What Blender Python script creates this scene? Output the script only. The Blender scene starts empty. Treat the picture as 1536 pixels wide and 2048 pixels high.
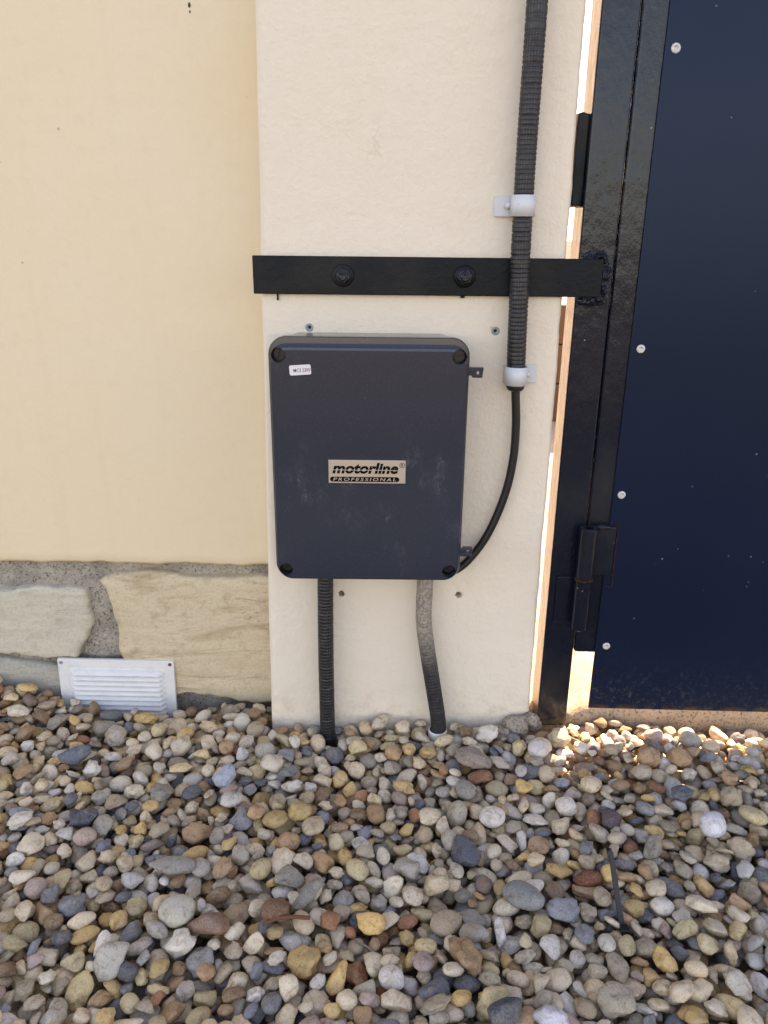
import bpy, bmesh, math, random
import numpy as np
from mathutils import Vector, Matrix, noise

random.seed(7)
rng = np.random.default_rng(11)
R = math.radians
scene = bpy.context.scene
COL = scene.collection

# ------------------------------------------------------------------ camera
cd = bpy.data.cameras.new('camera')
cam = bpy.data.objects.new('camera', cd)
COL.objects.link(cam)
cd.sensor_fit = 'VERTICAL'
cd.sensor_height = 24.0
cd.lens = 1538.0 / 2048.0 * 24.0
cd.clip_start = 0.02
cd.clip_end = 2000.0
cam.matrix_world = Matrix(((0.99994, -0.0107, 0.0, 0.0),
                           (0.0036, 0.33674, -0.94159, -1.0),
                           (0.01007, 0.94154, 0.33676, 0.705),
                           (0, 0, 0, 1)))
scene.camera = cam

# ------------------------------------------------------------------ sky, sun, exposure
SUN_EL, SUN_AZ = R(40), R(25)          # azimuth from +Y (behind the gate) towards +X
world = bpy.data.worlds.new('World')
scene.world = world
world.use_nodes = True
wn = world.node_tree
bg = wn.nodes['Background']
sky = wn.nodes.new('ShaderNodeTexSky')
sky.sky_type = 'NISHITA'
sky.sun_disc = False
sky.sun_elevation = SUN_EL
sky.sun_rotation = SUN_AZ
sky.altitude = 100
sky.air_density = 1.0
sky.dust_density = 0.8
sky.ozone_density = 1.0
wn.links.new(sky.outputs[0], bg.inputs[0])
bg.inputs[1].default_value = 0.15
sl = bpy.data.lights.new('sun', 'SUN')
sl.energy = 5.0
sl.angle = R(0.5)
sl.color = (1.0, 0.91, 0.77)
sun = bpy.data.objects.new('sun', sl)
COL.objects.link(sun)
sdir = Vector((math.sin(SUN_AZ) * math.cos(SUN_EL), math.cos(SUN_AZ) * math.cos(SUN_EL), math.sin(SUN_EL)))
sun.rotation_euler = (-sdir).to_track_quat('-Z', 'Y').to_euler()
sun.location = sdir * 20
vs = scene.view_settings
vs.view_transform = 'Standard'
vs.look = 'None'
vs.gamma = 1.0
vs.exposure = 1.92
vs.use_curve_mapping = False
vs.use_white_balance = True
vs.white_balance_temperature = 9300
vs.white_balance_tint = 27
scene.cycles.max_bounces = 7
scene.cycles.diffuse_bounces = 4
scene.cycles.glossy_bounces = 3
scene.cycles.caustics_reflective = False

# ------------------------------------------------------------------ helpers
def srgb(r, g, b):
    def c(v):
        v /= 255.0
        return v / 12.92 if v <= 0.04045 else ((v + 0.055) / 1.055) ** 2.4
    return (c(r), c(g), c(b), 1.0)

class NT:
    """small node-tree writer"""
    def __init__(self, name):
        self.m = bpy.data.materials.new(name)
        self.m.use_nodes = True
        self.t = self.m.node_tree
        self.b = self.t.nodes['Principled BSDF']
    def n(self, typ, **kw):
        x = self.t.nodes.new(typ)
        for k, v in kw.items():
            setattr(x, k, v)
        return x
    def l(self, a, b):
        self.t.links.new(a, b)
    def pos(self):
        return self.n('ShaderNodeNewGeometry').outputs['Position']
    def objco(self):
        return self.n('ShaderNodeTexCoord').outputs['Object']
    def mapping(self, co, scale=(1, 1, 1), loc=(0, 0, 0)):
        m = self.n('ShaderNodeMapping')
        self.l(co, m.inputs[0])
        m.inputs['Scale'].default_value = scale
        m.inputs['Location'].default_value = loc
        return m.outputs[0]
    def noise(self, co, scale, detail=4, rough=0.55, dist=0.0, out='Fac'):
        x = self.n('ShaderNodeTexNoise')
        self.l(co, x.inputs['Vector'])
        x.inputs['Scale'].default_value = scale
        x.inputs['Detail'].default_value = detail
        x.inputs['Roughness'].default_value = rough
        x.inputs['Distortion'].default_value = dist
        return x.outputs[out]
    def voro(self, co, scale, feature='F1', out='Distance', rnd=1.0):
        x = self.n('ShaderNodeTexVoronoi')
        x.feature = feature
        self.l(co, x.inputs['Vector'])
        x.inputs['Scale'].default_value = scale
        x.inputs['Randomness'].default_value = rnd
        return x.outputs[out]
    def ramp(self, fac, stops):
        x = self.n('ShaderNodeValToRGB')
        self.l(fac, x.inputs[0])
        cr = x.color_ramp
        while len(cr.elements) < len(stops):
            cr.elements.new(0.5)
        for e, (p, c) in zip(cr.elements, stops):
            e.position = p
            e.color = c if len(c) == 4 else (*c, 1)
        return x.outputs[0]
    def step(self, fac, a, b):
        x = self.n('ShaderNodeMapRange')
        x.interpolation_type = 'SMOOTHSTEP'
        self.l(fac, x.inputs[0])
        x.inputs[1].default_value = min(a, b)
        x.inputs[2].default_value = max(a, b)
        if a > b:
            x.inputs[3].default_value, x.inputs[4].default_value = 1.0, 0.0
        return x.outputs[0]
    def math(self, op, a, b=0.0):
        x = self.n('ShaderNodeMath', operation=op)
        for i, v in enumerate((a, b)):
            if isinstance(v, (int, float)):
                x.inputs[i].default_value = v
            else:
                self.l(v, x.inputs[i])
        return x.outputs[0]
    def mix(self, fac, a, b, mode='MIX'):
        x = self.n('ShaderNodeMix', data_type='RGBA', blend_type=mode)
        for i, v in ((0, fac), (6, a), (7, b)):
            if isinstance(v, (int, float, tuple)):
                x.inputs[i].default_value = v
            else:
                self.l(v, x.inputs[i])
        return x.outputs[2]
    def bump(self, h, strength=0.5, dist=0.001, prev=None):
        x = self.n('ShaderNodeBump')
        self.l(h, x.inputs['Height'])
        x.inputs['Strength'].default_value = strength
        x.inputs['Distance'].default_value = dist
        if prev is not None:
            self.l(prev, x.inputs['Normal'])
        return x.outputs[0]
    def set(self, color=None, rough=None, normal=None, metal=None, spec=None, tint=None):
        for k, v in (('Specular Tint', tint), ('Base Color', color), ('Roughness', rough), ('Normal', normal), ('Metallic', metal), ('Specular IOR Level', spec)):
            if v is None:
                continue
            if isinstance(v, (int, float, tuple)):
                self.b.inputs[k].default_value = v
            else:
                self.l(v, self.b.inputs[k])
        return self.m

def link(o, parent=None):
    COL.objects.link(o)
    if parent is not None:
        o.parent = parent
    return o

def obj(name, bm, mat, parent=None, smooth=False, loc=None):
    me = bpy.data.meshes.new(name)
    if isinstance(bm, bmesh.types.BMesh):
        bmesh.ops.recalc_face_normals(bm, faces=bm.faces)
        bm.to_mesh(me)
        bm.free()
    else:
        me.from_pydata(*bm)
    if mat:
        me.materials.append(mat)
    if smooth:
        for p in me.polygons:
            p.use_smooth = True
    o = bpy.data.objects.new(name, me)
    if loc:
        o.location = loc
    return link(o, parent)

def tag(o, label=None, cat=None, group=None, kind=None):
    for k, v in (('label', label), ('category', cat), ('group', group), ('kind', kind)):
        if v:
            o[k] = v
    return o

def thing(name, label, cat, loc=(0, 0, 0), group=None, rot=None):
    o = bpy.data.objects.new(name, None)
    o.empty_display_size = 0.02
    o.location = loc
    if rot:
        o.rotation_euler = rot
    link(o)
    return tag(o, label, cat, group)

def box(bm, x0, x1, y0, y1, z0, z1, bev=0.0, seg=2):
    r = bmesh.ops.create_cube(bm, size=1)
    bmesh.ops.scale(bm, vec=(x1 - x0, y1 - y0, z1 - z0), verts=r['verts'])
    bmesh.ops.translate(bm, vec=((x0 + x1) / 2, (y0 + y1) / 2, (z0 + z1) / 2), verts=r['verts'])
    if bev > 0:
        es = list({e for v in r['verts'] for e in v.link_edges})
        bmesh.ops.bevel(bm, geom=es, offset=bev, segments=seg, affect='EDGES', profile=0.5)
    return r['verts']

def lathe(bm, prof, axis='Y', loc=(0, 0, 0), seg=28, cap=(True, True)):
    """prof: list of (radius, height) along the axis"""
    rings = []
    for r, h in prof:
        ring = []
        for k in range(seg):
            a = 2 * math.pi * k / seg
            u, v = r * math.cos(a), r * math.sin(a)
            p = {'Y': (u, h, v), 'Z': (u, v, h), 'X': (h, u, v)}[axis]
            ring.append(bm.verts.new((p[0] + loc[0], p[1] + loc[1], p[2] + loc[2])))
        rings.append(ring)
    for a, b in zip(rings, rings[1:]):
        for k in range(seg):
            bm.faces.new((a[k], a[(k + 1) % seg], b[(k + 1) % seg], b[k]))
    if cap[0]:
        bm.faces.new(rings[0])
    if cap[1]:
        bm.faces.new(rings[-1])

def sweep(path, radius, seg=20, uv=False, cap=True):
    """tube along points; radius(i, s) gives radius at arclength s; returns bmesh"""
    bm = bmesh.new()
    lay = bm.loops.layers.uv.new('UVMap') if uv else None
    P = [Vector(p) for p in path]
    S = [0.0]
    for a, b in zip(P, P[1:]):
        S.append(S[-1] + (b - a).length)
    rings = []
    ref = Vector((0, 1, 0))
    for i, p in enumerate(P):
        t = (P[min(i + 1, len(P) - 1)] - P[max(i - 1, 0)]).normalized()
        n = (ref - t * ref.dot(t)).normalized()
        b = t.cross(n)
        rr = radius(i, S[i])
        rings.append([bm.verts.new(p + (n * math.cos(2 * math.pi * k / seg) + b * math.sin(2 * math.pi * k / seg)) * rr) for k in range(seg)])
    for i, (a, b) in enumerate(zip(rings, rings[1:])):
        for k in range(seg):
            f = bm.faces.new((a[k], a[(k + 1) % seg], b[(k + 1) % seg], b[k]))
            f.smooth = True
            if uv:
                for lp, (uu, vv) in zip(f.loops, ((k, S[i]), (k + 1, S[i]), (k + 1, S[i + 1]), (k, S[i + 1]))):
                    lp[lay].uv = (uu / seg, vv)
    if cap:
        bm.faces.new(rings[0])
        bm.faces.new(rings[-1])
    return bm

def catmull(pts, step):
    P = [Vector(p) for p in pts]
    P = [P[0] * 2 - P[1]] + P + [P[-1] * 2 - P[-2]]
    out = []
    for i in range(1, len(P) - 2):
        n = max(2, int((P[i + 1] - P[i]).length / step))
        for k in range(n):
            t = k / n
            a, b, c, d = P[i - 1], P[i], P[i + 1], P[i + 2]
            out.append(0.5 * ((2 * b) + (c - a) * t + (2 * a - 5 * b + 4 * c - d) * t * t + (3 * b - a - 3 * c + d) * t ** 3))
    out.append(P[-2])
    return out

def cut(o, cutter_bm):
    """boolean difference, applied"""
    me = bpy.data.meshes.new('cutter')
    bmesh.ops.recalc_face_normals(cutter_bm, faces=cutter_bm.faces)
    cutter_bm.to_mesh(me)
    cutter_bm.free()
    c = bpy.data.objects.new('cutter', me)
    COL.objects.link(c)
    c.parent = o.parent
    md = o.modifiers.new('cut', 'BOOLEAN')
    md.operation = 'DIFFERENCE'
    md.solver = 'EXACT'
    md.object = c
    dg = bpy.context.evaluated_depsgraph_get()
    nm = bpy.data.meshes.new_from_object(o.evaluated_get(dg))
    o.modifiers.clear()
    old = o.data
    nm.name = old.name
    o.data = nm
    bpy.data.objects.remove(c)
    bpy.data.meshes.remove(me)

def nz(x, y, z=0.0, s=1.0, seed=0.0):
    return noise.noise(Vector((x * s + seed, y * s - seed * 1.7, z * s + seed * 0.3)))

# ------------------------------------------------------------------ materials
def mat_render(name, base, warm, relief, gscale, crack=0.5, pit=0.0):
    t = NT(name)
    co = t.pos()
    big = t.noise(co, 2.2, 4, 0.6)
    c = t.mix(t.step(big, 0.35, 0.7), base, warm)
    fine = t.noise(co, 60, 5, 0.6)
    c = t.mix(t.math('MULTIPLY', t.step(fine, 0.5, 0.8), 0.10), c, (base[0] * .72, base[1] * .70, base[2] * .66, 1))
    # hairline cracks
    wob = t.n('ShaderNodeVectorMath', operation='ADD')
    nv = t.n('ShaderNodeVectorMath', operation='SCALE')
    t.l(t.noise(co, 9, 5, 0.65, out='Color'), nv.inputs[0])
    nv.inputs['Scale'].default_value = 0.07
    t.l(co, wob.inputs[0]); t.l(nv.outputs[0], wob.inputs[1])
    ed = t.voro(wob.outputs[0], 2.6, 'DISTANCE_TO_EDGE')
    line = t.math('SUBTRACT', 1.0, t.step(ed, 0.0006, 0.0035))
    mask = t.step(t.noise(co, 4.3, 2, 0.5), 0.60, 0.72)
    ck = t.math('MULTIPLY', t.math('MULTIPLY', line, mask), crack)
    c = t.mix(ck, c, (base[0] * .33, base[1] * .28, base[2] * .22, 1))
    # dark specks and small pits
    sp = t.voro(co, 55, 'F1')
    spm = t.math('MULTIPLY', t.math('SUBTRACT', 1.0, t.step(sp, 0.05, 0.11)), t.step(t.noise(co, 21, 2), 0.64 - 0.05 * pit, 0.70 - 0.05 * pit))
    c = t.mix(t.math('MULTIPLY', spm, 0.30 + pit * .4), c, (0.12, 0.10, 0.075, 1))
    # grime thrown up from the gravel, and faint run marks
    zz = t.n('ShaderNodeSeparateXYZ'); t.l(co, zz.inputs[0])
    foot = t.math('SUBTRACT', 1.0, t.step(zz.outputs[2], -0.01, 0.10 + 0.0))
    gm = t.math('MULTIPLY', foot, t.step(t.noise(co, 38, 5, 0.7), 0.42, 0.68))
    c = t.mix(t.math('MULTIPLY', gm, 0.40), c, (0.40, 0.31, 0.21, 1))
    run = t.step(t.noise(t.mapping(co, (26, 26, 1.6)), 1.0, 4, 0.6), 0.52, 0.78)
    c = t.mix(t.math('MULTIPLY', run, 0.10), c, (base[0] * .80, base[1] * .74, base[2] * .66, 1))
    g1 = t.noise(co, gscale, 6, 0.62)
    g2 = t.noise(co, gscale * 0.22, 3, 0.5)
    nrm = t.bump(g2, 0.5, relief * 2.2)
    nrm = t.bump(g1, 0.7, relief, nrm)
    nrm = t.bump(t.math('MULTIPLY', t.math('ADD', spm, ck), -1.0), 0.8, 0.0012, nrm)
    return t.set(c, 0.88, nrm, spec=0.25)

M = {}
M['pillar'] = mat_render('cream_roughcast', (0.80, 0.72, 0.60, 1), (0.79, 0.69, 0.555, 1), 0.0023, 130, 0.30, 0.5)
M['yellow'] = mat_render('yellow_render', (0.79, 0.655, 0.455, 1), (0.785, 0.675, 0.495, 1), 0.0009, 190, 0.35)

def mat_mortar(name, a, b):
    t = NT(name)
    co = t.pos()
    n1 = t.noise(co, 240, 4, 0.7)
    n2 = t.noise(co, 18, 4, 0.6)
    c = t.mix(t.step(n2, 0.35, 0.65), a, b)
    c = t.mix(t.step(n1, 0.50, 0.68), c, (a[0] * .30, a[1] * .29, a[2] * .28, 1))
    c = t.mix(t.math('MULTIPLY', t.step(n1, 0.44, 0.30), 0.5), c, (0.60, 0.57, 0.50, 1))
    fl = t.math('MULTIPLY', t.math('SUBTRACT', 1.0, t.step(t.voro(co, 70), 0.10, 0.18)), t.step(t.noise(co, 13, 2), 0.55, 0.62))
    c = t.mix(fl, c, (0.55, 0.52, 0.46, 1))
    nrm = t.bump(n1, 0.9, 0.003)
    nrm = t.bump(n2, 0.6, 0.006, nrm)
    return t.set(c, 0.95, nrm, spec=0.15)
M['mortar'] = mat_mortar('grey_gritty_mortar', (0.30, 0.275, 0.235, 1), (0.44, 0.40, 0.335, 1))
M['concrete'] = mat_mortar('worn_concrete', (0.54, 0.45, 0.33, 1), (0.46, 0.38, 0.28, 1))
M['lump'] = mat_mortar('brown_mortar_lump', (0.34, 0.28, 0.22, 1), (0.42, 0.35, 0.28, 1))

def mat_stone(name, a, b, d, seed):
    t = NT(name)
    co = t.pos()
    lay = t.mapping(co, (2.0, 3, 11.0), (seed, seed * 2, seed))
    n1 = t.noise(lay, 3.0, 7, 0.65, 0.7)
    n2 = t.noise(co, 30, 7, 0.7)
    n3 = t.noise(co, 260, 5, 0.75)
    c = t.ramp(n1, [(0.30, a), (0.5, b), (0.70, d)])
    c = t.mix(t.math('MULTIPLY', t.step(n2, 0.50, 0.72), 0.45), c, (d[0] * .62, d[1] * .60, d[2] * .52, 1))
    c = t.mix(t.math('MULTIPLY', t.step(n3, 0.50, 0.70), 0.40), c, (a[0] * .48, a[1] * .45, a[2] * .40, 1))
    c = t.mix(t.math('MULTIPLY', t.step(n3, 0.46, 0.30), 0.30), c, (0.72, 0.68, 0.56, 1))
    # split lines of the bedding
    ln = t.noise(t.mapping(co, (9, 9, 34), (seed, 0, seed)), 1.0, 6, 0.6, 0.8)
    cr = t.math('MULTIPLY', t.math('SUBTRACT', 1.0, t.step(t.math('ABSOLUTE', t.math('SUBTRACT', ln, 0.5)), 0.0, 0.012)), t.step(t.noise(co, 11, 2), 0.52, 0.60))
    c = t.mix(t.math('MULTIPLY', cr, 0.55), c, (a[0] * .35, a[1] * .32, a[2] * .28, 1))
    nrm = t.bump(t.step(ln, 0.49, 0.51), 0.35, 0.0022)
    nrm = t.bump(n2, 0.55, 0.0045, nrm)
    nrm = t.bump(n3, 0.65, 0.0014, nrm)
    return t.set(c, 0.88, nrm, spec=0.25)
M['stone_a'] = mat_stone('grey_beige_sandstone', (0.52, 0.485, 0.38, 1), (0.62, 0.58, 0.46, 1), (0.50, 0.48, 0.39, 1), 3)
M['stone_b'] = mat_stone('olive_gold_sandstone', (0.58, 0.465, 0.305, 1), (0.68, 0.565, 0.395, 1), (0.41, 0.305, 0.17, 1), 8)
M['stone_c'] = mat_stone('blue_grey_stone', (0.34, 0.34, 0.31, 1), (0.45, 0.43, 0.36, 1), (0.30, 0.31, 0.29, 1), 15)

def mat_blackpaint(name, base, rough, rel, dust, sc=90, stretch=(1, 1, 1), spec=0.3):
    t = NT(name)
    co = t.pos()
    n1 = t.noise(t.mapping(co, stretch), sc, 4, 0.55)
    n2 = t.noise(co, 7, 4, 0.6)
    n3 = t.noise(co, 420, 2, 0.5)
    c = t.mix(t.math('MULTIPLY', t.step(n2, 0.45, 0.75), dust), base, (0.07, 0.06, 0.045, 1))
    sp = t.math('MULTIPLY', t.math('SUBTRACT', 1.0, t.step(t.voro(co, 75), 0.05, 0.11)), t.step(t.noise(co, 16, 2), 0.57, 0.62))
    c = t.mix(t.math('MULTIPLY', sp, 0.6), c, (0.30, 0.30, 0.30, 1))
    zz = t.n('ShaderNodeSeparateXYZ'); t.l(co, zz.inputs[0])
    ru = t.math('MULTIPLY', t.math('SUBTRACT', 1.0, t.step(zz.outputs[2], 0.004, 0.050)), t.step(t.noise(co, 48, 5, 0.7), 0.40, 0.62))
    c = t.mix(t.math('MULTIPLY', ru, 0.75), c, (0.13, 0.085, 0.045, 1))
    nrm = t.bump(n1, 0.6, rel)
    nrm = t.bump(n3, 0.25, rel * 0.2, nrm)
    r = t.math('ADD', t.math('MULTIPLY', n2, 0.18), rough - 0.09)
    return t.set(c, r, nrm, spec=spec, tint=(0.82, 0.92, 1.0, 1))  # bluish specular tint puts sky blue into the paint's reflections
M['black_gloss'] = mat_blackpaint('gloss_black_paint', (0.0055, 0.0085, 0.017, 1), 0.20, 0.0016, 0.25, 70, (1, 1, 0.6), 0.4)
M['black_satin'] = mat_blackpaint('satin_black_paint', (0.0040, 0.0052, 0.0075, 1), 0.42, 0.0009, 0.35, 160, (1, 1, 1), 0.2)
M['weld'] = mat_blackpaint('thick_black_paint_on_weld', (0.010, 0.012, 0.020, 1), 0.16, 0.0022, 0.1, 120)

def mat_gate(name):
    t = NT(name)
    co = t.pos()
    base = (0.0060, 0.0115, 0.0295, 1)
    n2 = t.noise(co, 3.0, 4, 0.6)
    c = t.mix(t.step(n2, 0.3, 0.75), base, (0.008, 0.014, 0.033, 1))
    # dried splashes: specks everywhere, thicker along the foot
    sp = t.voro(co, 60)
    m1 = t.math('MULTIPLY', t.math('SUBTRACT', 1.0, t.step(sp, 0.03, 0.09)), t.step(t.noise(co, 9, 3), 0.55, 0.63))
    c = t.mix(t.math('MULTIPLY', m1, 0.7), c, (0.33, 0.38, 0.45, 1))
    z = t.n('ShaderNodeSeparateXYZ')
    t.l(co, z.inputs[0])
    low = t.math('SUBTRACT', 1.0, t.step(z.outputs[2], 0.04, 0.14))
    mud = t.math('MULTIPLY', t.step(t.noise(co, 130, 6, 0.8), 0.50, 0.74), low)
    c = t.mix(t.math('MULTIPLY', mud, 0.35), c, (0.20, 0.19, 0.17, 1))
    ed = t.math('SUBTRACT', 1.0, t.step(z.outputs[2], 0.036, 0.047))
    c = t.mix(t.math('MULTIPLY', ed, t.step(t.noise(co, 45, 4), 0.40, 0.6)), c, (0.10, 0.05, 0.02, 1))
    br = t.noise(t.mapping(co, (300, 300, 4)), 1.0, 3, 0.6)
    nrm = t.bump(br, 0.10, 0.0004)
    nrm = t.bump(t.noise(co, 6, 2), 0.15, 0.004, nrm)
    r = t.math('ADD', 0.30, t.math('MULTIPLY', t.math('ADD', m1, mud), 0.4))
    return t.set(c, r, nrm, spec=0.25, tint=(0.50, 0.72, 1.0, 1))  # strong blue specular tint stands in for blue sky reflected in the sheet
M['gate'] = mat_gate('navy_gate_sheet')

def mat_plain(name, color, rough, spec=0.5, metal=0.0, sc=180, rel=0.0002, var=0.15):
    t = NT(name)
    co = t.pos()
    n = t.noise(co, sc, 4, 0.6)
    n2 = t.noise(co, sc * 0.12, 3, 0.6)
    c = t.mix(t.math('MULTIPLY', n2, var * 2), color, (color[0] * .6, color[1] * .6, color[2] * .6, 1))
    r = t.math('ADD', rough - 0.06, t.math('MULTIPLY', n2, 0.12))
    return t.set(c, r, t.bump(n, 0.4, rel), metal, spec)
M['clip'] = mat_plain('grey_clip_plastic', (0.64, 0.66, 0.68, 1), 0.42)
M['plug'] = mat_plain('grey_wall_plug', (0.28, 0.31, 0.34, 1), 0.5)
M['dark'] = mat_plain('dark_brown_chip', (0.05, 0.042, 0.035, 1), 0.9)  # dark brown for the small chips in the render
M['cable'] = mat_plain('black_cable_sheath', (0.011, 0.011, 0.012, 1), 0.42)
M['screw'] = mat_plain('black_plastic_screw', (0.010, 0.010, 0.011, 1), 0.4)
M['sticker'] = mat_plain('white_sticker_paper', (0.75, 0.70, 0.74, 1), 0.55, var=0.04)
M['ink'] = mat_plain('black_print', (0.004, 0.0035, 0.0035, 1), 0.5, 0.1)
M['ink_grey'] = mat_plain('grey_print', (0.05, 0.045, 0.05, 1), 0.6, 0.1)
M['rivet'] = mat_plain('bare_aluminium_rivet', (0.62, 0.62, 0.60, 1), 0.45, metal=0.2)
M['pvc'] = mat_plain('white_pvc', (0.72, 0.68, 0.64, 1), 0.45)
M['leaf'] = mat_plain('green_leaf', (0.05, 0.12, 0.03, 1), 0.5)
M['dry'] = mat_plain('dry_twig', (0.16, 0.06, 0.03, 1), 0.8)
M['twig'] = mat_plain('grey_twig', (0.22, 0.19, 0.15, 1), 0.8)

def mat_plate():
    t = NT('brushed_badge_metal')
    co = t.pos()
    br = t.noise(t.mapping(co, (8, 8, 900)), 1.0, 3, 0.6)
    c = t.mix(br, (0.62, 0.56, 0.50, 1), (0.74, 0.69, 0.62, 1))
    return t.set(c, 0.32, t.bump(br, 0.15, 0.0002), 0.85)
M['plate'] = mat_plate()

def mat_rust():
    t = NT('rusty_edge')
    co = t.pos()
    n = t.noise(co, 160, 5, 0.7)
    c = t.ramp(n, [(0.35, (0.012, 0.009, 0.008, 1)), (0.55, (0.07, 0.022, 0.013, 1)), (0.75, (0.14, 0.07, 0.045, 1))])
    return t.set(c, 0.8, t.bump(n, 0.8, 0.001), spec=0.2)
M['rust'] = mat_rust()

def mat_box():
    t = NT('slate_blue_enclosure_plastic')
    co = t.pos()
    base = (0.023, 0.030, 0.046, 1)
    n2 = t.noise(co, 6, 4, 0.6)
    sm = t.math('MULTIPLY', t.step(t.noise(t.mapping(co, (1, 1, .6)), 34, 7, 0.75), 0.48, 0.80), t.step(t.noise(t.mapping(co, (1, 1, 1), (4.3, 0, 1.1)), 9, 4), 0.42, 0.70))
    c = t.mix(t.math('MULTIPLY', sm, 0.22), base, (0.22, 0.24, 0.29, 1))
    scr = t.noise(t.mapping(co, (260, 260, 22)), 1.0, 4, 0.7, 1.2)
    sc = t.math('MULTIPLY', t.step(scr, 0.66, 0.74), t.step(t.noise(co, 15, 3), 0.55, 0.68))
    c = t.mix(t.math('MULTIPLY', sc, 0.4), c, (0.24, 0.26, 0.30, 1))
    du = t.noise(co, 340, 4, 0.75)
    c = t.mix(t.math('MULTIPLY', t.step(du, 0.52, 0.80), 0.10), c, (0.30, 0.31, 0.33, 1))
    r = t.math('ADD', 0.15, t.math('ADD', t.math('MULTIPLY', sm, 0.3), t.math('MULTIPLY', n2, 0.06)))
    nrm = t.bump(t.noise(co, 5, 2), 0.12, 0.004)
    return t.set(c, r, nrm, spec=0.5)
M['box'] = mat_box()
M['box_body'] = mat_plain('polished_enclosure_side', (0.018, 0.024, 0.037, 1), 0.10, sc=60)

def mat_conduit(name, dusty):
    t = NT(name)
    co = t.pos()
    uv = t.n('ShaderNodeTexCoord').outputs['UV']
    s = t.n('ShaderNodeSeparateXYZ'); t.l(uv, s.inputs[0])
    fr = t.math('FRACT', t.math('MULTIPLY', s.outputs[0], 22.0))
    ln = t.step(t.math('ABSOLUTE', t.math('SUBTRACT', fr, 0.5)), 0.36, 0.46)
    n = t.noise(co, 120, 4, 0.6)
    c = t.mix(t.math('MULTIPLY', ln, t.step(n, 0.40, 0.7)), (0.010, 0.011, 0.014, 1), (0.075, 0.08, 0.09, 1))
    c = t.mix(t.math('MULTIPLY', t.step(t.noise(co, 30, 5, 0.7), 0.5, 0.75), 0.18), c, (0.15, 0.14, 0.13, 1))
    if dusty:
        z = t.n('ShaderNodeSeparateXYZ'); t.l(co, z.inputs[0])
        hi = t.step(t.math('ADD', z.outputs[2], t.math('MULTIPLY', t.noise(co, 24, 3), 0.10)), 0.135, 0.25)
        sp = t.math('ADD', 0.45, t.math('MULTIPLY', t.step(t.noise(t.mapping(co, (1, 1, 0.6)), 260, 4, 0.7), 0.36, 0.62), 0.5))
        c = t.mix(t.math('MULTIPLY', hi, sp), c, (0.40, 0.345, 0.28, 1))
    return t.set(c, 0.42 if not dusty else 0.6, t.bump(ln, 0.3, 0.0006), spec=0.5)
M['conduit'] = mat_conduit('black_corrugated_conduit', False)
M['conduit_dusty'] = mat_conduit('plaster_splashed_conduit', True)

def mat_vent():
    t = NT('white_enamel_with_rust')
    co = t.pos()
    n = t.noise(co, 40, 5, 0.7)
    rs = t.math('MULTIPLY', t.step(t.noise(t.mapping(co, (1, 1, 0.5)), 95, 4, 0.7), 0.60, 0.74), t.step(t.noise(co, 14, 2), 0.52, 0.62))
    c = t.mix(t.step(n, 0.4, 0.8), (0.74, 0.75, 0.74, 1), (0.64, 0.65, 0.64, 1))
    c = t.mix(t.math('MULTIPLY', rs, 0.7), c, (0.42, 0.27, 0.10, 1))
    return t.set(c, 0.4, t.bump(n, 0.2, 0.0006))
M['vent'] = mat_vent()

def pebble_nodes(name, use_attr):
    t = NT(name)
    if use_attr:
        a = t.n('ShaderNodeAttribute', attribute_name='pcol')
        col, sel = a.outputs['Color'], a.outputs['Alpha']
    else:
        a = t.n('ShaderNodeObjectInfo')
        col, sel = a.outputs['Color'], a.outputs['Alpha']
    co = t.pos()
    n1 = t.noise(co, 85, 6, 0.7, 0.6)
    n2 = t.noise(co, 520, 4, 0.7)
    n3 = t.noise(co, 26, 3, 0.6, 1.5)
    dk = t.mix(1.0, col, (0.50, 0.42, 0.34, 1), 'MULTIPLY')
    lt = t.mix(0.45, col, (0.62, 0.56, 0.45, 1))
    c = t.mix(t.math('MULTIPLY', t.step(n1, 0.48, 0.68), 0.85), col, dk)
    c = t.mix(t.math('MULTIPLY', t.step(n3, 0.52, 0.72), 0.5), c, lt)
    # rusty stain on some
    c = t.mix(t.math('MULTIPLY', t.step(t.noise(co, 33, 4, 0.6, 1.0), 0.58, 0.70), 0.5), c, (0.36, 0.22, 0.10, 1))
    pits = t.math('SUBTRACT', 1.0, t.step(t.voro(co, 260), 0.12, 0.30))
    pm = t.math('MULTIPLY', pits, t.math('MULTIPLY', sel, t.step(n1, 0.42, 0.6)))
    c = t.mix(t.math('MULTIPLY', pm, 0.7), c, (0.06, 0.05, 0.04, 1))
    c = t.mix(t.math('MULTIPLY', t.step(n2, 0.46, 0.66), 0.40), c, dk)
    c = t.mix(t.math('MULTIPLY', t.step(n2, 0.54, 0.36), 0.25), c, lt)
    nrm = t.bump(n1, 0.6, 0.0030)
    nrm = t.bump(t.math('SUBTRACT', n2, pm), 0.6, 0.0010, nrm)
    r = t.math('ADD', 0.55, t.math('MULTIPLY', sel, 0.3))
    return t.set(c, r, nrm, spec=0.4)
M['pebble'] = pebble_nodes('pebble_stone', False)
M['gravel'] = pebble_nodes('gravel_stone', True)

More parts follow.
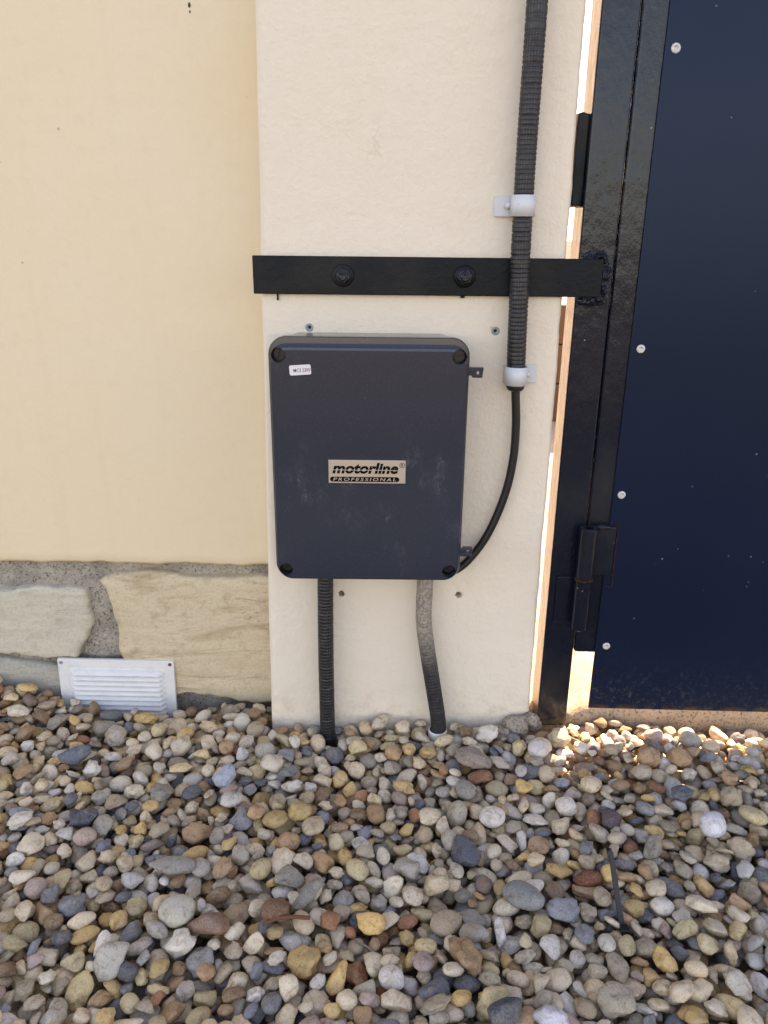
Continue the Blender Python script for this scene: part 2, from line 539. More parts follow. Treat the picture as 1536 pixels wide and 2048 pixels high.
def mat_ground():
    t = NT('gravel_ground_far')
    co = t.pos()
    d = t.voro(co, 42)
    cc = t.voro(co, 42, 'F1', 'Color')
    s = t.n('ShaderNodeSeparateColor'); t.l(cc, s.inputs[0])
    c = t.ramp(s.outputs[0], [(0.0, (0.16, 0.15, 0.14, 1)), (0.25, (0.36, 0.29, 0.20, 1)), (0.6, (0.52, 0.43, 0.30, 1)), (1.0, (0.68, 0.60, 0.46, 1))])
    return t.set(c, 0.85, t.bump(t.math('MULTIPLY', d, -1.0), 0.9, 0.012), spec=0.3)
M['ground'] = mat_ground()
M['yard'] = mat_mortar('dark_unseen_ground', (0.085, 0.070, 0.052, 1), (0.11, 0.088, 0.062, 1))  # unseen far ground, surface invented dark to cut bounce light on the walls
M['drive'] = mat_mortar('pale_pink_paving', (0.62, 0.47, 0.38, 1), (0.58, 0.46, 0.38, 1))
M['sleeper'] = mat_plain('brown_timber', (0.11, 0.065, 0.035, 1), 0.8, sc=60, rel=0.002)

# ------------------------------------------------------------------ the setting: ground, driveway
bm = bmesh.new()
g = bmesh.ops.create_grid(bm, x_segments=1, y_segments=1, size=300)
bmesh.ops.translate(bm, vec=(0, 0, -0.060), verts=g['verts'])
tag(obj('ground', bm, M['yard']), kind='structure')
bm = bmesh.new()
box(bm, -2.6, 2.6, -1.7, 0.35, -0.16, -0.050)
ground = tag(obj('gravel_bed', bm, M['ground']), kind='structure')
bm = bmesh.new()
box(bm, -6, 9, 0.36, 16, -0.05, -0.012)
tag(obj('driveway', bm, M['drive']), kind='structure')

# low timber edging beyond the gate, in its own shade
e = thing('timber_edging', 'low brown timber edging beyond the gap between pillar and black post', 'edging', (0, 2.2, 0))
for i in range(3):
    bm = bmesh.new()
    box(bm, -1.2, 2.6, -0.06 + 0.004 * i, 0.06, -0.012 + i * 0.158, 0.143 + i * 0.158, 0.008)
    obj('plank', bm, M['sleeper'], e)

# ------------------------------------------------------------------ yellow garden wall with its stone foot
WY = 0.07
WTOP = 1.95
wall = thing('garden_wall', 'smooth pale yellow rendered wall standing on a rough stone foot', 'wall', (-1.0, WY, 0))
WO = Vector((-1.0, WY, 0))
def wp(bm):
    bmesh.ops.translate(bm, vec=-WO, verts=bm.verts)
    return bm

# render coat: a thick sheet with a broken lower edge
def coat(x0, x1, zt, yf, yb, nx, nzn, bottom, wav):
    bm = bmesh.new()
    F, B = [], []
    for i in range(nx + 1):
        x = x0 + (x1 - x0) * i / nx
        zb = bottom(x)
        cf = []
        for j in range(nzn + 1):
            t = (j / nzn) ** 1.8
            z = zb + (zt - zb) * t
            cf.append(bm.verts.new((x, yf + wav * nz(x, z, 0, 5, 3.3) + (0.0035 if j == 0 else 0), z)))
        F.append(cf)
        B.append((bm.verts.new((x, yb, zb + 0.003)), bm.verts.new((x, yb, zt))))
    for i in range(nx):
        for j in range(nzn):
            f = bm.faces.new((F[i][j], F[i + 1][j], F[i + 1][j + 1], F[i][j + 1]))
            f.smooth = True
        bm.faces.new((F[i][0], B[i][0], B[i + 1][0], F[i + 1][0]))
        bm.faces.new((F[i][-1], F[i + 1][-1], B[i + 1][1], B[i][1]))
        bm.faces.new((B[i][0], B[i][1], B[i + 1][1], B[i + 1][0]))
    for i in (0, nx):
        bm.faces.new([F[i][j] for j in range(nzn + 1)] + [B[i][1], B[i][0]])
    return bm
bm = coat(-2.6, -0.10, WTOP, WY, WY + 0.032, 420, 26,
          lambda x: 0.2345 + 0.0035 * nz(x, 0, 0, 14, 1.1) + 0.0025 * nz(x, 0, 0, 60, 5.2), 0.0015)
obj('render_coat', wp(bm), M['yellow'], wall)
bm = bmesh.new()
box(bm, -2.6, -0.10, WY + 0.0325, WY + 0.28, -0.1, WTOP - 0.001)
obj('wall_core', wp(bm), M['yellow'], wall)
# mortar face of the foot
bm = bmesh.new()
nx, nn = 330, 50
V = [[bm.verts.new((-2.6 + 2.5 * i / nx, WY + 0.0165 + 0.006 * nz(-2.6 + 2.5 * i / nx, j * .006, 0, 22, 2.2) + 0.003 * nz(-2.6 + 2.5 * i / nx, j * .006, 0, 90, 7.7), -0.1 + 0.345 * j / nn)) for j in range(nn + 1)] for i in range(nx + 1)]
for i in range(nx):
    for j in range(nn):
        bm.faces.new((V[i][j], V[i + 1][j], V[i + 1][j + 1], V[i][j + 1])).smooth = True
obj('mortar_bed', wp(bm), M['mortar'], wall)

def stone(outline, yf, yb, seed, mat, rough=0.0014):
    """a split-faced stone: outline in (x, z), chipped edges, uneven front"""
    pts = []
    n = len(outline)
    for i in range(n):
        a, b = Vector(outline[i]), Vector(outline[(i + 1) % n])
        m = max(2, int((b - a).length / 0.006))
        for k in range(m):
            p = a.lerp(b, k / m)
            p += Vector((nz(p.x, p.y, 0, 45, seed), nz(p.x, p.y, 0, 45, seed + 9))) * 0.0055
            pts.append(p)
    cen = sum(pts, Vector((0, 0))) / len(pts)
    bm = bmesh.new()
    rings = []
    for s, y in ((1.0, yb), (1.0, yf + 0.007), (0.985, yf + 0.0025), (0.955, yf + 0.0005), (0.85, yf), (0.7, yf), (0.5, yf), (0.3, yf), (0.12, yf)):
        ring = []
        for p in pts:
            q = cen + (p - cen) * s
            ys = y + (rough * 1.6 * nz(q.x, q.y * 1.8, 0, 9, seed) + rough * .5 * nz(q.x, q.y * 2.2, 0, 48, seed + 4) if y < yb else 0)
            ring.append(bm.verts.new((q.x, ys, q.y)))
        rings.append(ring)
    for a, b in zip(rings, rings[1:]):
        for k in range(len(pts)):
            bm.faces.new((a[k], a[(k + 1) % len(pts)], b[(k + 1) % len(pts)], b[k])).smooth = True
    bm.faces.new(rings[-1])
    return bm
S1 = [(-0.76, 0.180), (-0.60, 0.187), (-0.548, 0.188), (-0.534, 0.194), (-0.462, 0.188), (-0.458, 0.170), (-0.457, 0.125), (-0.470, 0.098), (-0.484, 0.068), (-0.53, 0.066), (-0.585, 0.076), (-0.75, 0.07)]
S2 = [(-0.434, 0.203), (-0.405, 0.2185), (-0.36, 0.2215), (-0.28, 0.212), (-0.14, 0.214), (-0.14, -0.004), (-0.20, -0.012), (-0.27, 0.003), (-0.36, 0.004), (-0.405, 0.035), (-0.416, 0.075), (-0.42, 0.148), (-0.424, 0.180)]
S3 = [(-0.74, 0.058), (-0.60, 0.064), (-0.52, 0.052), (-0.455, 0.040), (-0.43, -0.02), (-0.44, -0.09), (-0.74, -0.09)]
for s, seed, mt, yf in ((S1, 1.3, 'stone_a', WY + 0.001), (S2, 4.9, 'stone_b', WY - 0.001), (S3, 8.2, 'stone_c', WY + 0.004)):
    obj('stone', wp(stone(s, yf, WY + 0.03, seed, mt)), M[mt], wall)
xx = -0.79
for k in range(5):
    w = random.uniform(0.2, 0.34)
    zt = random.uniform(0.17, 0.21)
    o2 = [(xx - w, zt - 0.01), (xx - w * .5, zt + 0.008), (xx, zt), (xx - 0.004, 0.08), (xx - 0.03, -0.02), (xx - w + .02, -0.03), (xx - w - .006, 0.07)]
    obj('stone', wp(stone(o2, WY + 0.001, WY + 0.03, 20 + k * 3.1, None)), M[('stone_b', 'stone_a', 'stone_c')[k % 3]], wall)
    xx -= w + 0.03
# dark chips in the render
for (x, z, s) in ((-0.2395, 0.964, .0022), (-0.2392, 0.957, .0012)):
    bm = bmesh.new()
    bmesh.ops.create_icosphere(bm, subdivisions=2, radius=1)
    for v in bm.verts:
        v.co = Vector((x + v.co.x * s * .7, WY - 0.0002 + v.co.y * 0.0008, z + v.co.z * s * 1.3 + 0.001 * nz(v.co.x, v.co.z, 0, 3)))
    obj('chip', wp(bm), M['dark'], wall)

# ------------------------------------------------------------------ cream gate pillar
pil = thing('gate_pillar', 'cream roughcast gate pillar carrying the dark control box', 'pillar', (0, 0, 0))
bm = bmesh.new()
def plx(z):   # left edge, leaning out towards the foot
    return -0.1700 + 0.0200 * min(1, max(0, z)) + 0.0012 * nz(z, 0, 0, 9, 2.0)
def prx(z):
    return 0.2245 - 0.004 * z + 0.0016 * nz(z, 0, 0, 14, 6.0) + 0.0008 * nz(z, 0, 0, 70, 1.0)
NXp, NZp = 60, 300
zs = [-0.1 + 2.1 * j / NZp for j in range(NZp + 1)]
rows = []
for z in zs:
    a, b = plx(z), prx(z)
    r = [bm.verts.new((a, 0.36, z)), bm.verts.new((a, 0.012, z)), bm.verts.new((a + 0.0008, 0.005, z))]
    for i in range(NXp + 1):
        t = i / NXp
        x = a + 0.004 + (b - a - 0.007) * t
        rr = bm.verts.new((x, 0.0012 * nz(x, z, 0, 7, 4.0) + (0.0012 if i in (0, NXp) else 0.0), z))
        r.append(rr)
    r += [bm.verts.new((b, 0.005, z)), bm.verts.new((b, 0.36, z))]
    rows.append(r)
n = len(rows[0])
for a, b in zip(rows, rows[1:]):
    for k in range(n):
        bm.faces.new((a[k], a[(k + 1) % n], b[(k + 1) % n], b[k])).smooth = (3 <= k < n - 3)
bm.faces.new(rows[0]); bm.faces.new(rows[-1])
shaft = obj('shaft', bm, M['pillar'], pil)
HOLES = [(-0.0973, 0.5956), (0.1395, 0.5937), (-0.0598, 0.2216), (0.1082, 0.2220)]
bm = bmesh.new()
for i, (x, z) in enumerate(HOLES):
    r = 0.0042 if i < 2 else 0.0047
    lathe(bm, [(r, -0.01), (r * .98, 0.03)], 'Y', (x, 0, z), 20)
cut(shaft, bm)
for i, (x, z) in enumerate(HOLES[:2]):
    bm = bmesh.new()
    lathe(bm, [(0.0018, 0.02), (0.0022, -0.0008), (0.0052, -0.0008), (0.0056, 0.0006), (0.0040, 0.0012), (0.0040, 0.02)], 'Y', (x, 0, z), 20, (False, False))
    obj('wall_plug', bm, M['plug'], pil, True)
# broken mortar at the pillar's foot, by the post
for k, (x, y, z, s) in enumerate(((0.205, -0.012, 0.012, 0.020), (0.226, -0.004, 0.016, 0.013), (0.190, -0.016, -0.002, 0.020), (0.231, 0.0, 0.006, 0.012))):
    bm = bmesh.new()
    bmesh.ops.create_icosphere(bm, subdivisions=4, radius=1)
    for v in bm.verts:
        d = 1 + 0.35 * noise.noise(v.co * 1.6 + Vector((k * 5, 0, 0))) + 0.13 * noise.noise(v.co * 5)
        v.co = Vector((x + v.co.x * s * d, y + v.co.y * s * .8 * d, z + v.co.z * s * .8 * d))
    obj('mortar_lump', bm, M['lump'], pil, True)

# ------------------------------------------------------------------ black steel post with its wall strap
post = thing('gate_post', 'black painted square steel gate post with strap bolted across the cream pillar', 'gate post', (0.26, 0.02, 0))
PO = Vector((0.26, 0.02, 0))
def pp(bm):
    bmesh.ops.translate(bm, vec=-PO, verts=bm.verts)
    return bm
bm = bmesh.new()
box(bm, 0.2372, 0.2816, 0.0, 0.05, 0.002, 1.98, 0.0028, 3)
obj('tube', pp(bm), M['black_gloss'], post)
bm = bmesh.new()
# flat bar, a little wavy in its paint, with a turned-back left end
box(bm, -0.1650, 0.2660, -0.0088, -0.0016, 0.6368, 0.6822, 0.0011, 2)
obj('strap', pp(bm), M['black_satin'], post)
def hexbolt(x, z, rot, zoff=0):
    b = bmesh.new()
    lathe(b, [(0.0132, -0.0089), (0.0136, -0.0098), (0.0128, -0.0112), (0.0085, -0.0113)], 'Y', (x, 0, z), 32)
    w = obj('washer', pp(b), M['black_satin'], post, True)
    b = bmesh.new()
    prof = [(0.0098, -0.0113), (0.0098, -0.0185), (0.0088, -0.0200)]
    lathe(b, prof, 'Y', (0, 0, 0), 6)
    bmesh.ops.rotate(b, cent=(0, 0, 0), matrix=Matrix.Rotation(rot, 3, 'Y'), verts=b.verts)
    es = [e for e in b.edges]
    bmesh.ops.bevel(b, geom=es, offset=0.0006, segments=1, affect='EDGES')
    lathe(b, [(0.0062, -0.0195), (0.0060, -0.0232), (0.0045, -0.0242)], 'Y', (0, 0, 0), 18)
    bmesh.ops.translate(b, vec=(x, 0, z), verts=b.verts)
    obj('bolt', pp(b), M['weld'], post)
hexbolt(-0.0537, 0.6597, 0.3)
hexbolt(0.0962, 0.6602, 0.8)
# lumpy weld round the strap's end
def patch(x0, x1, z0, z1, n, m, yb, hfun, eps=0.0004):
    bm = bmesh.new()
    g = {}
    for i in range(n + 1):
        for j in range(m + 1):
            x, z = x0 + (x1 - x0) * i / n, z0 + (z1 - z0) * j / m
            g[i, j] = (x, z, hfun(x, z))
    vv = {}
    def vert(i, j):
        if (i, j) not in vv:
            x, z, h = g[i, j]
            vv[i, j] = bm.verts.new((x, yb - max(h, -0.0006), z))
        return vv[i, j]
    for i in range(n):
        for j in range(m):
            if max(g[i, j][2], g[i + 1, j][2], g[i, j + 1][2], g[i + 1, j + 1][2]) > eps:
                bm.faces.new((vert(i, j), vert(i + 1, j), vert(i + 1, j + 1), vert(i, j + 1))).smooth = True
    return bm
def weld_h(x, z):
    ex, dz = 0.2665, abs(z - 0.6595) - 0.0227
    if x < ex and dz < 0:
        d = max(0.0, -max(x - ex, dz)) + 0.002
        d *= 2.2
    else:
        d = math.hypot(max(0.0, x - ex), max(0.0, dz))
    d = max(0.0, d - 0.0035 - 0.004 * nz(x, z, 0, 55, 3))
    f = math.exp(-(d / 0.0050) ** 2)
    fade = min(1.0, max(0.0, (x - 0.2375) / 0.012))
    n = 0.75 + 0.75 * nz(x, z, 0, 130, 1) + 0.45 * nz(x, z, 0, 300, 6)
    return (0.0080 * f * n * fade) - 0.0006
obj('weld_bead', pp(patch(0.2380, 0.2812, 0.612, 0.706, 70, 140, -0.0002, weld_h)), M['weld'], post)
# paint drips under the strap
for (x, ln, w) in ((-0.136, 0.0085, 0.0011), (0.0955, 0.0035, 0.0025)):
    bm = bmesh.new()
    lathe(bm, [(w * 1.2, 0.0), (w, -ln * .6), (w * 1.3, -ln * .85), (w * .4, -ln)], 'Z', (x, -0.0022, 0.6372), 10)
    obj('paint_drip', pp(bm), M['weld'], post, True)
# steel lug filling the gap higher up
bm = bmesh.new()
box(bm, 0.2235, 0.2375, 0.008, 0.032, 0.742, 0.845, 0.002)
bmesh.ops.subdivide_edges(bm, edges=bm.edges, cuts=6, use_grid_fill=True)
for v in bm.verts:
    v.co += Vector((0.4 * noise.noise(v.co * 120), noise.noise(v.co * 90), noise.noise(v.co * 140))) * 0.0016
obj('lug', pp(bm), M['black_satin'], post)
# lower hinge: plate on the post and its tube
bm = bmesh.new()
box(bm, 0.2465, 0.2785, -0.0026, -0.0004, 0.181, 0.2535, 0.0009)
obj('hinge_plate', pp(bm), M['black_gloss'], post)
HX, HY, HR = 0.2805, -0.0165, 0.0118
bm = bmesh.new()
lathe(bm, [(0.0055, 0.1795), (HR - .001, 0.1795), (HR, 0.1805), (HR, 0.2545), (HR - .001, 0.2555), (0.0055, 0.2555)], 'Z', (HX, HY, 0), 32)
obj('hinge_tube', pp(bm), M['black_gloss'], post, False)

# ------------------------------------------------------------------ gate leaf, a touch ajar towards the yard
gate = thing('metal_gate', 'dark navy sheet metal gate hung beside the black post', 'gate', (HX, HY, 0), rot=(0, 0, R(-1.3)))
GO = Vector((HX, HY, 0))
def gp(bm):
    bmesh.ops.translate(bm, vec=-GO, verts=bm.verts)
    return bm
bm = bmesh.new()
box(bm, 0.2822, 0.3250, 0.0, 0.04, 0.1300, 1.96, 0.0045, 3)
obj('stile', gp(bm), M['black_gloss'], gate)
bm = bmesh.new()
box(bm, 0.3252, 2.36, 0.001, 0.039, 0.1300, 0.17, 0.003)
obj('rail', gp(bm), M['black_gloss'], gate)
bm = bmesh.new()
box(bm, 0.3252, 2.36, 0.001, 0.039, 1.92, 1.96, 0.003)
obj('rail', gp(bm), M['black_gloss'], gate)
bm = bmesh.new()
box(bm, 2.3602, 2.40, 0.0, 0.04, 0.1300, 1.96, 0.0045, 3)
obj('stile', gp(bm), M['black_gloss'], gate)
bm = bmesh.new()
box(bm, 0.3118, 2.402, -0.0028, -0.0004, 0.0372, 1.95, 0.0007, 2)
obj('sheet', gp(bm), M['gate'], gate)
rme = None
for (x, z) in ((0.3238, 0.9092), (0.3253, 0.5737), (0.3232, 0.3772), (0.3275, 0.1442), (0.3245, 1.2450), (0.3245, 1.58)):
    if rme is None:
        bm = bmesh.new()
        lathe(bm, [(0.0052, -0.0029), (0.0056, -0.0034), (0.0050, -0.0043), (0.0034, -0.0048), (0.0026, -0.0046), (0.0022, -0.0036), (0.0020, 0.0030)], 'Y', (0, 0, 0), 24)
        ro = obj('rivet', bm, M['rivet'], gate, True)
        rme = ro.data
    else:
        ro = link(bpy.data.objects.new('rivet', rme), gate)
    ro.location = (x - GO.x, -GO.y, z)
# upper hinge: plate welded over the sheet, tube, rust line, grease washer
bm = bmesh.new()
box(bm, 0.2880, 0.3215, -0.0066, -0.0032, 0.2580, 0.3310, 0.0014)
obj('hinge_plate', gp(bm), M['black_gloss'], gate)
bm = bmesh.new()
lathe(bm, [(0.0062, 0.31), (0.0066, 0.3335), (HR - .001, 0.3335), (HR, 0.3325), (HR, 0.2595), (HR - .001, 0.2585), (0.006, 0.2585)], 'Z', (HX, HY, 0), 32)
obj('hinge_tube', gp(bm), M['black_gloss'], gate, False)
bm = bmesh.new()
lathe(bm, [(0.009, 0.2553), (HR + .0008, 0.2557), (HR + .0008, 0.2580), (0.009, 0.2584)], 'Z', (HX, HY, 0), 32)
obj('washer', gp(bm), M['rust'], gate, True)
bm = sweep(catmull([(0.3185, -0.0045, 0.3325), (0.3232, -0.0040, 0.3320), (0.3236, -0.0040, 0.30), (0.3238, -0.0040, 0.262), (0.3238, -0.0040, 0.2405), (0.3160, -0.0040, 0.2420)], 0.0015), lambda i, s: 0.0008 + 0.0004 * noise.noise(Vector((s * 400, 2, 0))), 8)
obj('rust_seam', gp(bm), M['rust'], gate, True)
bm = bmesh.new()
bmesh.ops.create_icosphere(bm, subdivisions=3, radius=1)
for v in bm.verts:
    d = 1 + 0.25 * noise.noise(v.co * 2.5)
    v.co = Vector((0.3010 + v.co.x * 0.0115 * d, -0.0085 + v.co.y * 0.005 * d, 0.3315 + v.co.z * 0.0042 * d))
obj('weld_bead', gp(bm), M['weld'], gate, True)

# ------------------------------------------------------------------ concrete sill under the gate
bm = bmesh.new()
NX = 150
P = []
for i in range(NX + 1):
    x = 0.20 + 2.5 * i / NX if i > 60 else 0.20 + 0.9 * i / 60 * (2.5 * 60 / NX) / 0.9
    dip = 0.016 * math.exp(-((x - 0.300) / 0.016) ** 2)
    zt = 0.0145 - dip + 0.0022 * nz(x, 0, 0, 30, 2) + 0.0016 * nz(x, 0, 0, 110, 4)
    yf = 0.030 + 0.004 * nz(x, 1, 0, 18, 3)
    prof = [(yf + 0.002, -0.09), (yf, -0.04), (yf + 0.001 * nz(x, 2, 0, 60), -0.015), (yf + 0.0015, zt - 0.006), (yf + 0.005 + 0.002 * nz(x, 0, 3, 90), zt), (yf + 0.03, zt + 0.001), (0.20, zt + 0.001), (0.36, zt - 0.004), (0.36, -0.09)]
    P.append([bm.verts.new((x, y, z)) for y, z in prof])
for a, b in zip(P, P[1:]):
    for k in range(len(a)):
        bm.faces.new((a[k], a[(k + 1) % len(a)], b[(k + 1) % len(a)], b[k])).smooth = (k < 6)
bm.faces.new(P[0]); bm.faces.new(P[-1])
sill = obj('concrete_sill', bm, M['concrete'])
tag(sill, 'rough beige concrete sill under the foot of the navy gate', 'sill')

# ------------------------------------------------------------------ control box
bx = thing('control_box', 'dark slate plastic control box with metal badge mounted on the cream pillar', 'control box', (-0.0202, 0, 0.432))
BXC, BZC = -0.0202, 0.4322
def rrect(w, h, r, n=8):
    pts = []
    for cx, cz, a0 in ((w / 2 - r, h / 2 - r, 0), (-w / 2 + r, h / 2 - r, 90), (-w / 2 + r, -h / 2 + r, 180), (w / 2 - r, -h / 2 + r, 270)):
        for k in range(n + 1):
            a = R(a0 + 90 * k / n)
            pts.append((cx + r * math.cos(a), cz + r * math.sin(a)))
    return pts
def loft(secs):
    """secs: (w, h, r, y[, z offset]) rounded-rect sections, closed at both ends"""
    bm = bmesh.new()
    rings = [[bm.verts.new((x, sec[3], z + (sec[4] if len(sec) > 4 else 0.0))) for x, z in rrect(sec[0], sec[1], max(sec[2], .0008))] for sec in secs]
    for a, b in zip(rings, rings[1:]):
        for k in range(len(a)):
            bm.faces.new((a[k], a[(k + 1) % len(a)], b[(k + 1) % len(a)], b[k]))
    bm.faces.new(rings[0]); bm.faces.new(rings[-1])
    return bm
W0, H0 = 0.2445, 0.3190
bm = loft([(W0 - .026, H0 - .0035, .022, -0.0015), (W0 - .018, H0 - .0020, .022, -0.046)])
obj('body', bm, M['box_body'], bx)
bm = loft([(W0 - .003, H0 - .003, .0215, -0.0462), (W0, H0, .022, -0.0475), (W0, H0, .022, -0.0580), (W0 - .0018, H0 - .0018, .0212, -0.0597),
           (W0 - .0030, H0 - .0100, .0208, -0.0602, -.0030), (W0 - .0042, H0 - .0124, .0202, -0.0628, -.0042), (W0 - .0062, H0 - .0150, .0195, -0.0644, -.0052), (W0 - .0110, H0 - .0196, .0180, -0.0650, -.0058)])
lid = obj('lid', bm, M['box'], bx)
SCR = [(-0.1297 - BXC, 0.5698 - BZC), (0.0893 - BXC, 0.5698 - BZC), (-0.1290 - BXC, 0.2880 - BZC), (0.0870 - BXC, 0.2880 - BZC)]
bm = bmesh.new()
for x, z in SCR:
    lathe(bm, [(0.0091, -0.08), (0.0088, -0.0478)], 'Y', (x, 0, z), 32)
cut(lid, bm)
for k, (x, z) in enumerate(SCR):
    bm = bmesh.new()
    a = (1.35, 0.2, 1.1, 0.5)[k]
    lathe(bm, [(0.0080, -0.0475), (0.0080, -0.0512), (0.0073, -0.0519)], 'Y', (0, 0, 0), 28)
    s = obj('lid_screw', bm, M['screw'], bx)
    c = bmesh.new()
    box(c, -0.02, 0.02, -0.07, -0.0498, -0.0009, 0.0009)
    cut(s, c)
    s.location = (x, 0, z)
    s.rotation_euler = (0, -a, 0)
for o in (lid,):
    for p in o.data.polygons:
        p.use_smooth = False
# hinge tabs
def tab(x, z, flip):
    bm = bmesh.new()
    s = -1 if flip else 1
    box(bm, x - 0.003, x + 0.0175, -0.0600, -0.0520, z - 0.0005 * s, z + 0.0042 * s, 0.0007) if s > 0 else box(bm, x - 0.003, x + 0.0165, -0.0600, -0.0520, z - 0.0042, z + 0.0005, 0.0007)
    box(bm, x - 0.003, x + 0.0095, -0.0590, -0.0530, min(z, z - 0.006 * s), max(z, z - 0.006 * s), 0.0010)
    box(bm, x + 0.0125, x + 0.0170, -0.0585, -0.0535, min(z, z - 0.005 * s), max(z, z - 0.005 * s), 0.0006)
    box(bm, x + 0.004, x + 0.0168, -0.0590, -0.0530, min(z - 0.0085 * s, z - 0.0045 * s), max(z - 0.0085 * s, z - 0.0045 * s), 0.0012)
    obj('hinge_tab', bm, M['box'], bx)
tab(0.1020 - BXC, 0.5525 - BZC, False)
tab(0.1005 - BXC, 0.3115 - BZC, True)

# badge and sticker
def text_mesh(name, body, w, h, mat, parent, x, z, y, shear=0.0, offset=0.0, space=1.0, depth=0.0002, align=None):
    cu = bpy.data.curves.new('lettering', 'FONT')
    cu.body = body
    cu.size = 1.0
    cu.shear = shear
    cu.offset = offset
    cu.space_character = space
    cu.resolution_u = 4
    cu.extrude = 0.0
    to = bpy.data.objects.new('lettering', cu)
    COL.objects.link(to)
    dg = bpy.context.evaluated_depsgraph_get()
    me = bpy.data.meshes.new_from_object(to.evaluated_get(dg))
    bpy.data.objects.remove(to)
    co = np.zeros(len(me.vertices) * 3)
    me.vertices.foreach_get('co', co)
    co = co.reshape(-1, 3)
    lo, hi = co.min(0), co.max(0)
    out = np.zeros_like(co)
    out[:, 0] = (co[:, 0] - lo[0]) / (hi[0] - lo[0]) * w - w / 2
    out[:, 2] = (co[:, 1] - lo[1]) / (hi[1] - lo[1]) * h - h / 2
    me.vertices.foreach_set('co', out.ravel())
    me.name = name
    me.materials.clear()
    me.materials.append(mat)
    o = bpy.data.objects.new(name, me)
    o.location = (x, y, z)
    return link(o, parent)
bx0, bz0 = -0.0220 - BXC, 0.4250 - BZC
bm = bmesh.new()
box(bm, bx0 - 0.0515, bx0 + 0.0515, -0.0655, -0.0648, bz0 - 0.0180, bz0 + 0.0180, 0.0003)
obj('badge_frame', bm, M['box'], bx)
bm = bmesh.new()
box(bm, bx0 - 0.0487, bx0 + 0.0487, -0.0661, -0.0656, bz0 - 0.0152, bz0 + 0.0152, 0.0002)
badge = obj('badge', bm, M['plate'], bx)
badge['label'] = 'brushed metal badge with black motorline lettering'
text_mesh('lettering', 'motorline', 0.0835, 0.0145, M['ink'], badge, bx0 - 0.0022, bz0 + 0.0046, -0.06635, 0.22, 0.042, 1.02)
bm = bmesh.new()
box(bm, bx0 - 0.0452, bx0 + 0.0400, -0.06650, -0.06643, bz0 + 0.0018, bz0 + 0.0026)
obj('lettering_gap', bm, M['plate'], badge)
bm = loft([(0.0880, 0.0066, .0033, -0.06615), (0.0880, 0.0066, .0033, -0.06630)])
bmesh.ops.translate(bm, vec=(bx0 - 0.0030, 0, bz0 - 0.0101), verts=bm.verts)
obj('pill', bm, M['ink'], badge)
text_mesh('lettering', 'PROFESSIONAL', 0.0800, 0.0042, M['plate'], badge, bx0 - 0.0030, bz0 - 0.0101, -0.06640, 0.18, 0.010, 1.35)
bm = bmesh.new()
for k in range(28):
    a, b = 2 * math.pi * k / 28, 2 * math.pi * (k + 1) / 28
    q = [bm.verts.new((bx0 + 0.0443 + r * math.cos(t), -0.06635, bz0 + 0.0090 + r * math.sin(t))) for r, t in ((0.0033, a), (0.0033, b), (0.0027, b), (0.0027, a))]
    bm.faces.new(q)
obj('registered_ring', bm, M['ink'], badge)
text_mesh('lettering', 'R', 0.0028, 0.0032, M['ink'], badge, bx0 + 0.0443, bz0 + 0.0090, -0.06635, 0.1, 0.01)
st = bmesh.new()
tmp = loft([(0.0262, 0.0122, .0022, 0.0), (0.0262, 0.0122, .0022, -0.0003)])
stick = obj('sticker', tmp, M['sticker'], bx)
stick.location = (-0.1034 - BXC, -0.0652, 0.5525 - BZC)
stick.rotation_euler = (0, R(-4.0), 0)
stick['label'] = 'small white sticker printed MC2 230V'
text_mesh('lettering', 'MC2 230V', 0.0208, 0.0042, M['ink_grey'], stick, 0.0023, -0.0004, -0.00042, 0, 0.008)

# ------------------------------------------------------------------ conduits, clips, cable
def corrugated(path, r, pitch):
    pts = catmull(path, pitch / 5)
    def rad(i, s):
        ph = (s / pitch) % 1.0
        return r - (0.0009 if ph < 0.24 else 0.0)
    return sweep(pts, rad, 26, True)
path = [(0.1630, -0.0215, 1.96), (0.1615, -0.0212, 1.3), (0.1613, -0.0212, 0.951), (0.1603, -0.0212, 0.8016), (0.1613, -0.0212, 0.70), (0.1622, -0.0213, 0.657), (0.1640, -0.0205, 0.59), (0.1660, -0.0195, 0.5275)]
tall = obj('corrugated_conduit', corrugated(path, 0.0119, 0.0052), M['conduit'])
tag(tall, 'long black corrugated conduit rising up the pillar past the strap', 'conduit', 'corrugated conduits on the pillar')
bm = bmesh.new()
lathe(bm, [(0.0050, 0.5215), (0.0085, 0.5215), (0.0108, 0.5235), (0.0116, 0.5262), (0.0116, 0.5300), (0.0050, 0.5300)], 'Z', (0.1662, -0.0193, 0), 28)
obj('end_collar', bm, M['cable'], tall, True)
lc = obj('corrugated_conduit', corrugated([(-0.0806, -0.0235, 0.292), (-0.0806, -0.0240, 0.255), (-0.0812, -0.0250, 0.19), (-0.0815, -0.0255, 0.12), (-0.0812, -0.0250, 0.05), (-0.0805, -0.0245, -0.05)], 0.0112, 0.0050), M['conduit'])
tag(lc, 'straight black corrugated conduit running from box down into gravel', 'conduit', 'corrugated conduits on the pillar')
rc = obj('corrugated_conduit', corrugated([(0.0580, -0.0235, 0.292), (0.0582, -0.0240, 0.25), (0.0580, -0.0240, 0.195), (0.0645, -0.0240, 0.146), (0.0757, -0.0245, 0.080), (0.0830, -0.0250, 0.035), (0.0850, -0.0250, 0.008), (0.0850, -0.0250, -0.05)], 0.0114, 0.0050), M['conduit_dusty'])
tag(rc, 'bent corrugated conduit splashed with plaster below the box', 'conduit', 'corrugated conduits on the pillar')
bm = bmesh.new()
lathe(bm, [(0.0122, 0.012), (0.0136, 0.011), (0.0140, 0.009), (0.0140, -0.06), (0.0122, -0.06)], 'Z', (0.0838, -0.0252, 0), 28, (False, False))
